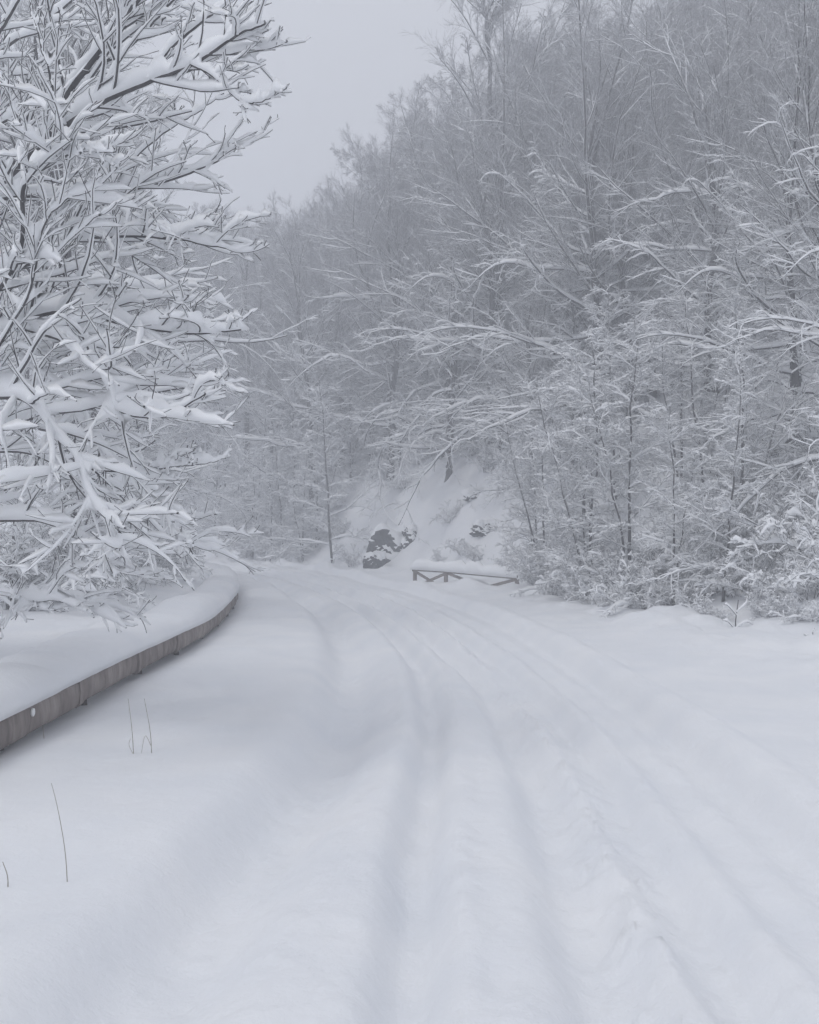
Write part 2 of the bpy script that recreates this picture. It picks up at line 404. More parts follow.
def tall_tree(seed, h=16.0, low=True, az=None, full=1.0):
    """tall forest tree: the trunk forks into steep leaders with a fine twigged crown; long level snow laden boughs below"""
    g = np.random.default_rng(seed)
    tr, cr, sn = MB(), MB(), MB()
    hb = h * (g.uniform(0.55, 0.68) if low else g.uniform(0.80, 0.90))
    T = trunk_line(hb, g.normal(0, 0.035, 2), g, 14, 0.16)
    Rt = ((0.18 if low else 0.19) * h / 16) * (1 - np.linspace(0, 1, 14) * (0.62 if low else 0.8))[None]
    Rt[0, 0] *= 1.25
    tube(tr, T, Rt, 8)
    lb = tr
    # steep leaders
    nl = int(g.integers(5, 8))
    P0, Q0 = limbs_from_trunk(T, Rt, nl, g, 0.62 if low else 0.5, 0.985, 52, 80, h * (0.46 if low else 0.36), h * (0.42 if low else 0.2), bendup=0.04, wob=0.10, kk=10, rad=0.78)
    top = P0[..., 2].max(); P0[..., 2] = np.where(P0[..., 2] > hb, hb + (P0[..., 2] - hb) * (h - hb) / (top - hb), P0[..., 2])
    Q0 = np.linspace(1, 0.16, 10)[None] * (0.062 * h / 16) * g.uniform(0.7, 1.1, (nl, 1))
    tube(tr, P0, Q0, 6); snow_on(sn, P0, Q0, 0.07, 0.02, g, lump=0.3)
    P1, Q1, _, _ = spawn(P0, Q0, 9, g, 0.12, 0.98, 36, 9, 0.40, by_t=0.55, kk=6, rise=0.06, flat=0.0, wob=0.08, rad=0.5)
    Pm, Qm = limbs_from_trunk(T, Rt, int(10 * full), g, 0.45, 0.95, 25, 50, h * 0.24, h * 0.22, bendup=0.06, wob=0.09, kk=6)
    P = np.concatenate([P1, Pm]); Q = np.maximum(np.concatenate([Q1, Qm]), 0.010)
    tube(lb, P, Q, 4); snow_on(sn, P, Q, 0.05, 0.015, g, lump=0.3)
    P2, Q2, _, _ = spawn(P, Q, 8, g, 0.12, 0.98, 34, 10, 0.46, by_t=0.45, kk=5, rise=0.055, flat=0.1, wob=0.09, rad=0.5)
    Q2 = np.maximum(Q2, 0.0058); tube(cr, P2, Q2, 3); snow_on(sn, P2, Q2, 0.024, 0.007, g, lump=0.3, cover=0.85)
    P3, Q3, _, _ = spawn(P2, Q2, 7, g, 0.12, 0.98, 30, 10, 0.60, by_t=0.45, kk=4, rise=0.05, flat=0.05, wob=0.08, rad=0.6)
    Q3 = np.maximum(Q3, 0.0038); tube(cr, P3, Q3, 3); snow_on(sn, P3, Q3, 0.010, 0.002, g, cover=0.3)
    P4, Q4, _, _ = spawn(P3, Q3, 4, g, 0.15, 0.9, 27, 9, 0.75, by_t=0.4, kk=3, rise=0.04, flat=0.05, rad=0.7, wob=0.08)
    Q4 = np.maximum(Q4, 0.0027); tube(cr, P4, Q4, 3)
    # lower level boughs
    if low:
        nl = int(12 * full)
        P, Q = limbs_from_trunk(T, Rt, nl, g, 0.14, 0.90, -4, 17, h * 0.36, h * 0.24, az=az, spread=135, bendup=0.01, droop=0.05, wob=0.15, kk=13)
        tube(lb, P, Q, 5); snow_on(sn, P, Q, 0.12, 0.036, g, vary=0.25, lump=0.35, tip=0.45)
        P2, Q2, D, TT = spawn(P, Q, 12, g, 0.12, 0.98, 42, 14, 0.33, by_t=0.5, kk=6, rise=0.01, droop=0.04, flat=0.35, wob=0.17, rad=0.5)
        Q2 = np.maximum(Q2, 0.0065); tube(cr, P2, Q2, 3); snow_on(sn, P2, Q2, 0.05, 0.016, g, lump=0.4)
        P3, Q3, _, _ = spawn(P2, Q2, 5, g, 0.15, 0.97, 42, 14, 0.42, by_t=0.4, kk=4, rise=0.02, droop=0.03, flat=0.3, wob=0.17, rad=0.6)
        Q3 = np.maximum(Q3, 0.004); tube(cr, P3, Q3, 3); snow_on(sn, P3, Q3, 0.028, 0.010, g, cover=0.9)
        P4, Q4, _, _ = spawn(P3, Q3, 2, g, 0.25, 0.95, 42, 14, 0.5, by_t=0.4, kk=3, flat=0.2, wob=0.14, rad=0.7)
        Q4 = np.maximum(Q4, 0.0032); tube(cr, P4, Q4, 3); snow_on(sn, P4, Q4, 0.016, 0.006, g, cover=0.7)
    return finish('bare_tree', 'tall bare tree', tr, cr, sn)

def sapling(seed, h=6.0, stems=2, dens=1.0):
    """young tree: a few thin crooked stems with straggling snowy side branches"""
    g = np.random.default_rng(seed)
    tr, cr, sn = MB(), MB(), MB()
    PP, QQ = [], []
    for k in range(stems):
        hh = h * (1 if k == 0 else g.uniform(0.55, 0.85))
        ln = g.normal(0, 0.06 if k == 0 else 0.22, 2)
        T = trunk_line(hh, ln, g, 11, 0.12)
        Rt = (0.045 * hh / 6) * (1 - np.linspace(0, 1, 11) * 0.88)[None]
        tube(tr, T, Rt, 6); snow_on(sn, T, Rt, 0.07, 0.02, g, lump=0.4)
        n = int(26 * dens * hh / h)
        P, Q = limbs_from_trunk(T, Rt, n, g, 0.10, 0.95, 8, 45, h * 0.30, h * 0.16, spread=180, bendup=0.02, droop=0.08, wob=0.16, kk=8, rad=0.5)
        PP.append(P); QQ.append(np.maximum(Q, 0.006))
    P = np.concatenate(PP); Q = np.concatenate(QQ)
    L = g.uniform(0.35, 1.25, (len(P), 1, 1)); P = P[:, :1] + (P - P[:, :1]) * L
    tube(cr, P, Q, 4); snow_on(sn, P, Q, 0.055, 0.018, g, lump=0.5)
    P2, Q2, _, _ = spawn(P, Q, 10, g, 0.12, 0.97, 44, 14, 0.42, by_t=0.45, kk=5, rise=0.02, droop=0.08, flat=0.6, wob=0.15, rad=0.6)
    Q2 = np.maximum(Q2, 0.005); tube(cr, P2, Q2, 3); snow_on(sn, P2, Q2, 0.034, 0.012, g, lump=0.5)
    P3, Q3, _, _ = spawn(P2, Q2, 6, g, 0.2, 0.97, 42, 14, 0.45, by_t=0.4, kk=4, flat=0.4, wob=0.16, rad=0.65)
    Q3 = np.maximum(Q3, 0.0035); tube(cr, P3, Q3, 3); snow_on(sn, P3, Q3, 0.024, 0.009, g, cover=0.85)
    P4, Q4, _, _ = spawn(P3, Q3, 3, g, 0.2, 0.97, 40, 14, 0.5, by_t=0.3, kk=3, flat=0.2, wob=0.16, rad=0.7)
    Q4 = np.maximum(Q4, 0.003); tube(cr, P4, Q4, 3); snow_on(sn, P4, Q4, 0.012, 0.004, g, cover=0.4)
    return finish('young_tree', 'young tree', tr, cr, sn)

def shrub(seed, r=0.9, heavy=1.0):
    g = np.random.default_rng(seed)
    cr, sn = MB(), MB()
    n = int(g.integers(13, 20))
    A = g.uniform(0, 2 * np.pi, n); E = np.radians(g.uniform(30, 88, n)); L = r * g.uniform(0.4, 1.7, n)
    O = np.stack([np.cos(A) * 0.3 * r * g.random(n), np.sin(A) * 0.3 * r * g.random(n), np.full(n, -0.08)], -1)
    d = np.stack([np.cos(A) * np.cos(E), np.sin(A) * np.cos(E), np.sin(E)], -1)
    pts = [O]
    for j in range(7):
        pts.append(pts[-1] + d * L[:, None] / 7); d = unit(d - Z * 0.17 * (j / 4) + g.normal(0, 0.17, (n, 3)))
    P = np.stack(pts, 1); Q = np.full((n, 1), 0.011) * np.linspace(1, 0.4, 8)[None]
    tube(cr, P, Q, 4); snow_on(sn, P, Q, 0.07 * heavy, 0.03, g, lump=0.6)
    P2, Q2, D, TT = spawn(P, Q, 12, g, 0.2, 0.97, 48, 16, 0.33, by_t=0.4, kk=5, droop=0.12, flat=0.3, wob=0.2, rad=0.6)
    Q2 = np.maximum(Q2, 0.004); tube(cr, P2, Q2, 3); snow_on(sn, P2, Q2, 0.06 * heavy, 0.026 * heavy, g, full=True, vary=0.5, lump=0.9, cover=0.7)
    P3, Q3, _, _ = spawn(P2, Q2, 6, g, 0.2, 0.97, 48, 16, 0.5, by_t=0.4, kk=4, droop=0.06, flat=0.2, wob=0.2, rad=0.7)
    Q3 = np.maximum(Q3, 0.003); tube(cr, P3, Q3, 3); snow_on(sn, P3, Q3, 0.032 * heavy, 0.012 * heavy, g, vary=0.7, cover=0.55)
    root = empty('shrub', (0, 0, 0)); tag(root, 'shrub', 'shrub')
    cr.build('stems', TWIG, root); sn.build('snow_load', TSNOW, root)
    return root

protos_used = set()
def place(proto, x, y, rz, sc, label, group=None, dz=0.0, sz=None):
    """the first use moves the prototype itself, every later one copies it and its parts"""
    o = proto if proto.name not in protos_used else copy_tree(proto)
    protos_used.add(proto.name)
    o.location = (x, y, gz(x, y) + dz); o.rotation_euler = (0, 0, rz)
    o.scale = (sc, sc, sc if sz is None else sz)
    o['label'] = label
    if group: o['group'] = group
    return o

# ------------------------------------------------------------------ the near tree on the left bank, limb by limb
def near_tree():
    g = np.random.default_rng(21)
    base = (-5.9, 9.2)
    bz = gz(*base)
    root = empty('broad_tree', (0, 0, 0))
    tag(root, 'big near tree on the left bank, thick snow on spreading limbs over the barrier', 'tree')
    tr = MB()
    T = smooth_line([(-5.9, 9.2, bz - 0.2), (-5.85, 9.2, 1.6), (-5.7, 9.1, 3.0), (-5.6, 9.15, 4.6), (-5.75, 9.3, 6.4), (-5.8, 9.5, 8.6)], 16)[None]
    tube(tr, T, (0.17 * (1 - 0.8 * np.linspace(0, 1, 16)))[None], 10)
    tr.build('trunk', BARK, root)
    # (points as px, py, depth; base radius)
    LB = [
        ([(-205, 330, 9.1), (-90, 250, 8.8), (25, 154, 8.3), (66, 85, 8.2), (106, 33, 8.1), (132, -2, 8.0), (175, -60, 7.9)], 0.055),
        ([(-90, 250, 8.8), (30, 150, 8.4), (84, 108, 8.0), (147, 77, 7.7), (190, 60, 7.5), (234, 29, 7.3), (270, 11, 7.15)], 0.036),
        ([(190, 61, 7.5), (215, 74, 7.4), (249, 104, 7.3), (278, 102, 7.2)], 0.016),
        ([(100, 92, 7.9), (121, 50, 8.0), (150, 20, 8.1), (168, -2, 8.1), (220, -50, 8.1)], 0.025),
        ([(147, 77, 7.7), (165, 48, 7.8), (196, 22, 7.8), (234, -2, 7.8), (280, -30, 7.8)], 0.022),
        ([(-205, 420, 9.1), (-80, 350, 8.2), (7, 271, 7.4), (22, 180, 7.2), (45, 155, 7.1), (60, 141, 7.0), (86, 134, 6.9)], 0.028),
        ([(22, 182, 7.2), (18, 128, 7.3), (5, 90, 7.3), (-20, 40, 7.4)], 0.018),
        ([(60, 141, 7.0), (52, 90, 7.0), (40, 50, 7.0), (22, -5, 7.0)], 0.014),
        ([(-205, 380, 9.1), (-60, 300, 8.8), (48, 253, 8.4), (81, 236, 8.3), (125, 231, 8.1), (160, 232, 8.0), (190, 234, 7.9), (230, 240, 7.8)], 0.036),
        ([(81, 236, 8.3), (99, 194, 8.4), (139, 146, 8.6), (180, 112, 8.7), (222, 84, 8.8)], 0.022),
        ([(-205, 300, 9.1), (-100, 230, 9.0), (0, 197, 8.8), (73, 198, 8.6), (130, 190, 8.5), (190, 172, 8.4), (235, 150, 8.4)], 0.034),
        ([(-205, 430, 9.1), (-100, 370, 8.7), (0, 328, 8.2), (48, 311, 8.0), (95, 315, 7.8), (139, 326, 7.6), (190, 328, 7.5), (240, 322, 7.4)], 0.040),
        ([(-100, 372, 8.7), (0, 332, 7.9), (40, 333, 7.6), (88, 355, 7.4), (105, 390, 7.3), (117, 415, 7.2), (161, 421, 7.1), (200, 402, 7.0)], 0.032),
        ([(-205, 450, 9.1), (-80, 370, 8.9), (0, 346, 8.6), (40, 353, 8.4), (65, 380, 8.3), (92, 437, 8.2), (108, 475, 8.1)], 0.030),
        ([(-205, 470, 9.1), (-90, 410, 8.3), (0, 397, 7.6), (33, 404, 7.4), (59, 437, 7.3), (80, 460, 7.2), (88, 496, 7.15), (108, 530, 7.1), (122, 552, 7.1)], 0.036),
        ([(92, 437, 8.2), (128, 474, 7.9), (157, 514, 7.8), (172, 536, 7.7), (186, 560, 7.6)], 0.022),
        ([(105, 470, 8.0), (146, 472, 7.8), (183, 468, 7.6), (228, 465, 7.5)], 0.017),
        ([(-205, 540, 9.1), (-90, 520, 8.8), (4, 518, 8.4), (48, 520, 8.2), (80, 536, 8.1), (103, 555, 8.0), (124, 566, 7.9)], 0.030),
        ([(-205, 520, 9.1), (-100, 470, 9.3), (10, 450, 9.4), (70, 470, 9.4), (120, 490, 9.4), (160, 530, 9.4), (205, 548, 9.4)], 0.028),
        ([(-205, 350, 9.1), (-90, 290, 9.5), (20, 262, 9.8), (90, 280, 9.9), (150, 285, 10.0), (215, 300, 10.0)], 0.034),
        ([(-205, 240, 9.1), (-110, 140, 9.5), (-20, 60, 9.8), (60, 0, 10.0), (110, -60, 10.1)], 0.045),
        ([(-205, 250, 9.1), (-90, 180, 9.6), (0, 120, 9.9), (70, 90, 10.1), (140, 30, 10.2), (190, -30, 10.3)], 0.034),
        ([(-205, 480, 9.1), (-80, 430, 9.8), (20, 420, 10.2), (80, 400, 10.4), (150, 370, 10.5), (200, 362, 10.5)], 0.030),
        ([(-205, 560, 9.1), (-80, 560, 8.9), (0, 590, 8.7), (30, 600, 8.6), (62, 598, 8.5), (88, 604, 8.5)], 0.016),
        ([(-205, 600, 9.1), (-120, 470, 8.2), (-40, 400, 7.6), (30, 300, 7.3), (50, 230, 7.2), (90, 190, 7.1)], 0.020),
        ([(-120, 200, 8.7), (-60, 100, 8.0), (0, 20, 7.7), (30, -40, 7.5)], 0.030),
    ]
    for pts, r in LB:
        r = r * 0.85
        NP = 44
        P = smooth_line([at(*p) for p in pts], NP)
        P = P + np.cumsum(g.normal(0, 0.005, P.shape), 0) * np.linspace(0, 1, NP)[:, None]
        P = P[None]; Q = (r * np.linspace(1, 0.22, NP) ** 0.9)[None]
        lm, tw, sn = MB(), MB(), MB()
        tube(lm, P, Q, 7)
        snow_on(sn, P, Q, 0.055 + 2.4 * r, 0.014 + 0.35 * r, g, full=True, vary=0.2, tip=0.15, lump=0.42, steep=1.05)
        plen = float(np.linalg.norm(np.diff(P[0], axis=0), axis=-1).sum())
        n2 = max(6, int(plen * 5.2)); reach = min(1.05, 0.2 + 0.27 * plen)
        P2, Q2, D, TT = spawn(P, Q, n2, g, 0.12, 0.985, 40, 12, 1, ljit=0.5, by_t=0.62, kk=9, rise=0.035, droop=0.05, flat=0.5, wob=0.07, rad=0.55, absl=reach, upb=0.2)
        Q2 = np.clip(Q2, 0.0045, 0.012); tube(tw, P2, Q2, 5); snow_on(sn, P2, Q2, 0.075, 0.021, g, full=True, vary=0.22, tip=0.4, cover=0.95, lump=0.4, steep=1.1)
        sel = g.random(len(D)) < 0.6
        webs(sn, P2[sel, 0], TT[sel], P2[sel], 0.22, g)
        P3, Q3, D3, T3 = spawn(P2, Q2, 5, g, 0.2, 0.97, 38, 11, 0.46, by_t=0.4, kk=5, rise=0.05, droop=0.02, flat=0.4, wob=0.07, rad=0.7, upb=0.12)
        Q3 = np.clip(Q3, 0.0034, 0.008); tube(tw, P3, Q3, 4); snow_on(sn, P3, Q3, 0.05, 0.014, g, vary=0.5, tip=0.5, cover=0.8, steep=1.0)
        sel = g.random(len(D3)) < 0.35
        webs(sn, P3[sel, 0], T3[sel], P3[sel], 0.13, g)
        P4, Q4, _, _ = spawn(P3, Q3, 1, g, 0.3, 0.97, 34, 12, 0.5, by_t=0.3, kk=3, rise=0.1, flat=0.2, wob=0.12, rad=0.8)
        Q4 = np.maximum(Q4, 0.003); tube(tw, P4, Q4, 3); snow_on(sn, P4, Q4, 0.025, 0.006, g, vary=0.6, cover=0.5)
        lo = lm.build('limb', BARK, root)
        tw.build('twigs', TWIG, lo); sn.build('snow_load', TSNOW, lo)
near_tree()

# ------------------------------------------------------------------ forest prototypes
TALL = [tall_tree(s, 16.0, True, None) for s in (101, 102, 103)]
EDGE_T = [tall_tree(s, 16.0, True, 205, 1.15) for s in (111, 112)]
SLIM = [tall_tree(s, 15.0, False) for s in (121, 122, 123)]
SAP = [sapling(s, stems=n) for s, n in ((131, 1), (132, 2), (133, 3), (134, 2))]
SHRUB = [shrub(s) for s in (141, 142, 143, 144)]

def skyline(px):                                     # how high the tree tops stand at each bearing
    return np.interp(px, [200, 285, 320, 345, 372, 395, 430, 452, 475, 500, 530, 545, 580, 620, 700, 819], [190, 222, 205, 190, 140, 112, 95, 80, 62, 50, 38, 30, 15, 0, -30, -60])
def proj(x, y, z): return CX + x / y * F, HY - (z - CAMZ) / y * F
def fit(x, y, h):                                    # tree height so that its top stays under the skyline
    px, _ = proj(x, y, 0); top = skyline(px)
    hmax = CAMZ + (HY - top) / F * y - gz(x, y)
    return min(h, hmax * 0.97)

# single trees one can tell apart
def single(proto, px, Y, rz, h, h0, label, dz=0):
    x = (px - CX) / F * Y
    return place(proto, x, Y, rz, h / h0, label, dz=dz)
single(SLIM[0], 494, 40, 0, 20.2, 15, 'tallest slim tree whose bare top stands above the treeline right of the open sky')
single(EDGE_T[0], 503, 38, 0, 15.5, 16, 'forest edge tree with long level snowy branches sweeping left over the bank')
single(EDGE_T[1], 474, 41.5, -0.4, 9.5, 16, 'low spreading tree on top of the bank, boughs hanging over the rocks')
single(EDGE_T[0], 532, 33.5, 0.3, 8.5, 16, 'low spreading tree right of the rock ledges, boughs hanging toward the fence')
single(EDGE_T[1], 548, 35, 0.2, 13.5, 16, 'wide tree beside the tallest slim one, drooping branches above the dark rock ledge')
single(EDGE_T[0], 600, 31, -0.3, 15.0, 16, 'leaning edge tree above the wooden fence end with heavy level boughs')
single(EDGE_T[1], 440, 45, 0.5, 14.0, 16, 'edge tree on top of the bank straight above the rock outcrop')
single(SAP[0], 333, 41.5, 1.0, 7.6, 6, 'thin lone tree at the foot of the bank left of the rock outcrop')
single(SAP[1], 673, 18.6, 0.4, 3.6, 6, 'young tree with bare dark stem standing right of the snowy bushes by the road')
single(SAP[2], 590, 22.5, 2.0, 5.6, 6, 'tall slender young tree right of the fence, level snowy tiers')
single(SAP[3], 545, 27, 4.0, 5.0, 6, 'young tree just behind the right end of the wooden fence')
single(SAP[1], 630, 21, 3.2, 5.6, 6, 'young tree between the slender one and the dark stemmed one')
for q_, (px_, Y_, h_) in enumerate([(372, 46.5, 4.6), (398, 45, 4.0), (422, 44.5, 5.0), (455, 43, 4.2), (478, 41.5, 4.8), (350, 48, 5)]):
    place(SAP[q_ % 4], (px_ - CX) / F * Y_, Y_, q_ * 1.3, h_ / 6, 'young tree along the top edge of the snowy bank above the rocks', 'young trees on top of the bank')
for q_, (px_, Y_, h_) in enumerate([(214, 56, 6.5), (236, 53, 5.5), (252, 50.5, 6.0), (270, 48, 5.0), (285, 47.5, 6.2), (303, 45, 5.0), (316, 45.5, 6.0), (262, 54, 7.0), (228, 58, 7.0), (295, 50, 7.0)]):
    place(SAP[q_ % 4], (px_ - CX) / F * Y_, Y_, q_ * 1.9, h_ / 6, 'slender snowy tree crowding the outside of the bend left of the lone tree', 'slender trees at the bend')
single(SAP[0], 722, 17.6, 5.1, 4.0, 6, 'snow bowed young tree behind the low twig poking from the right verge')

cand = []
g = np.random.default_rng(55)
tries = 0
while len(cand) < 155 and tries < 60000:
    tries += 1
    Y = g.uniform(17, 92); px = g.uniform(60, 930); x = (px - CX) / F * Y
    d = float(toe_dist(np.array([x]), np.array([Y]))[0])
    if d < (1.3 if Y > 41 else 3.0) or d > 34: continue
    if any((x - a) ** 2 + (Y - b) ** 2 < 1.9 ** 2 for a, b, _ in cand): continue
    if g.random() > (1.0 if d < 14 else 0.28): continue
    cand.append((x, Y, d))
for k, (x, Y, d) in enumerate(cand):
    px = proj(x, Y, 0)[0]
    h = fit(x, Y, g.uniform(12, 18))
    far = Y > 52
    if d < 7: pr, h0 = (EDGE_T[k % 2], 16) if g.random() < 0.42 else ((TALL[k % 3], 16) if g.random() < 0.45 else (SLIM[k % 3], 15))
    elif g.random() < 0.3: pr, h0 = TALL[k % 3], 16
    else: pr, h0 = SLIM[k % 3], 15
    if h < 5: continue
    rz = g.uniform(-0.5, 0.5) if pr in EDGE_T else g.uniform(0, 6.28)
    sc = h / h0
    lab, grp = (('pale grey bare tree fading into mist beyond the bend', 'misty trees beyond the bend') if far else
                ('bare snowy tree in the crowded hillside forest right of the road', 'trees crowding the hillside'))
    place(pr, x, Y, rz, max(sc, 0.55), lab, grp, sz=sc)

# understorey on the slope
und = []
tries = 0
while len(und) < 64 and tries < 20000:
    tries += 1
    Y = g.uniform(15, 62); px = g.uniform(200, 860); x = (px - CX) / F * Y
    d = float(toe_dist(np.array([x]), np.array([Y]))[0])
    if d < 0.7 or d > 11: continue
    if 325 < px < 500 and d < 4.0: continue
    if any((x - a) ** 2 + (Y - b) ** 2 < 1.1 ** 2 for a, b in und): continue
    und.append((x, Y))
for k, (x, Y) in enumerate(und):
    s = g.uniform(0.55, 1.15) * (0.75 if Y < 20 else 1)
    place(SAP[k % 4], x, Y, g.uniform(0, 6.28), s, 'snowy young tree in the undergrowth below the tall forest', 'young trees on the lower slope')

# shrubs along the foot of the hillside
k = 0
for px, Y, s in [(560, 23.6, .8), (585, 21.8, .9), (610, 20.4, .95), (628, 19.4, .8), (648, 19.2, .9), (665, 18.7, .6), (600, 22.8, 1.1), (640, 20.6, 1.1), (690, 20, .7), (725, 20.5, .9), (745, 22, 1.3),
                 (770, 20, .9), (795, 18.6, .7), (812, 20, 1.2), (835, 18, 1.0), (732, 18.4, .4), (690, 18.3, .6), (705, 18.0, .7), (735, 17.3, .8), (760, 16.7, .7), (783, 16.1, .8), (808, 15.5, .7), (715, 18.9, 1.1), (745, 18.2, 1.1), (790, 17.1, 1.2), (825, 16.3, 1.2), (765, 18.4, 1.2), (838, 15.3, .9),
                 (462, 34.5, .6), (450, 36.5, .6), (476, 33.5, .5), (440, 35.2, .4), (535, 25.6, .8), (520, 30, .9), (545, 26, 1.0)]:
    Y = Y * (1.028 if px >= 690 else 1.0); x = (px - CX) / F * Y
    place(SHRUB[k % 4], x, Y, k * 1.7, s, 'snow buried bush in the row where the right verge meets the slope', 'bushes along the right verge'); k += 1
for px, Y, s in [(575, 21.6, .35), (606, 19.6, .3), (655, 18.2, .3), (682, 17.6, .28), (703, 16.9, .35), (718, 16.5, .25), (757, 16.2, .3), (772, 15.9, .4), (797, 15.3, .3), (818, 15.0, .35), (628, 19.0, .35)]:
    x = (px - CX) / F * Y
    place(SHRUB[k % 4], x, Y, k * 1.7, s, 'low tuft of snowy stems half buried along the edge of the right verge', 'tufts along the right verge', dz=-0.03); k += 1
for px, Y, s in [(487, 37.0, 1.0), (500, 37.4, 1.1), (419, 44, 1.0), (388, 45, 1.0), (441, 43.2, 1.1), (470, 40, .9), (403, 43, .8)]:
    x = (px - CX) / F * Y
    place(SHRUB[k % 4], x, Y, k * 1.7, s, 'snowy brush around the trunk feet along the top of the bank', 'brush on top of the bank'); k += 1
for px, Y, s in [(352, 40, .7), (340, 44, .8), (300, 46, 1.1), (285, 47.5, 1.2), (268, 49.5, 1.3), (250, 52, 1.3), (232, 55, 1.5), (275, 51, 1.6), (215, 58, 1.6), (198, 60, 1.6)]:
    x = (px - CX) / F * Y
    place(SHRUB[k % 4], x, Y, k * 1.7, s, 'hazy snow covered bush across the road where it bends out of sight', 'bushes at the bend'); k += 1
for px, Y, s in [(205, 24, .9), (188, 21.5, .95), (165, 21, 1.0), (140, 19, 1.0), (112, 17.5, .9), (85, 15.6, .95), (60, 16.5, 1.1), (30, 14.5, 1.0), (5, 13.6, 1.0), (150, 24, 1.3), (100, 21, 1.4), (180, 27, 1.4), (50, 20, 1.4), (210, 29, 1.2)]:
    x = min((px - CX) / F * Y, float(rail_x(Y)) - 0.3 - 1.7 * s)
    place(SHRUB[k % 4], x, Y, k * 1.7, s, 'snow loaded bush on the bank behind the crash barrier', 'bushes behind the barrier'); k += 1

# trees on the left bank behind the near one
single(TALL[0], 70, 19, 2.2, 12.5, 16, 'twiggy tree behind the big near tree, fine fan of twigs against the pale sky')
single(TALL[1], 95, 26, 1.3, 12.0, 16, 'second tree back on the left bank, half hidden behind the near limbs')
single(TALL[2], -95, 15.5, 5.2, 10.0, 16, 'bushy tree close behind the big near trunk at the left')
single(TALL[0], 20, 30, 5.0, 15.0, 16, 'tall tree farther back on the left bank behind the twiggy one')
single(TALL[1], 150, 36, 3.0, 11.5, 16, 'tree on the left bank standing nearest to the bend')
single(SAP[2], 150, 22, 1.0, 4.6, 6, 'young tree drooping over the far end of the crash barrier')
single(SAP[3], 75, 17, 2.0, 4.2, 6, 'young tree among the bushes behind the crash barrier')
single(SAP[0], 10, 14, 0.0, 4.4, 6, 'young tree under the lowest limbs of the big near tree')
single(EDGE_T[0], 905, 17.5, -0.2, 9.0, 16, 'near edge tree reaching in from the right with heavy snowy boughs')

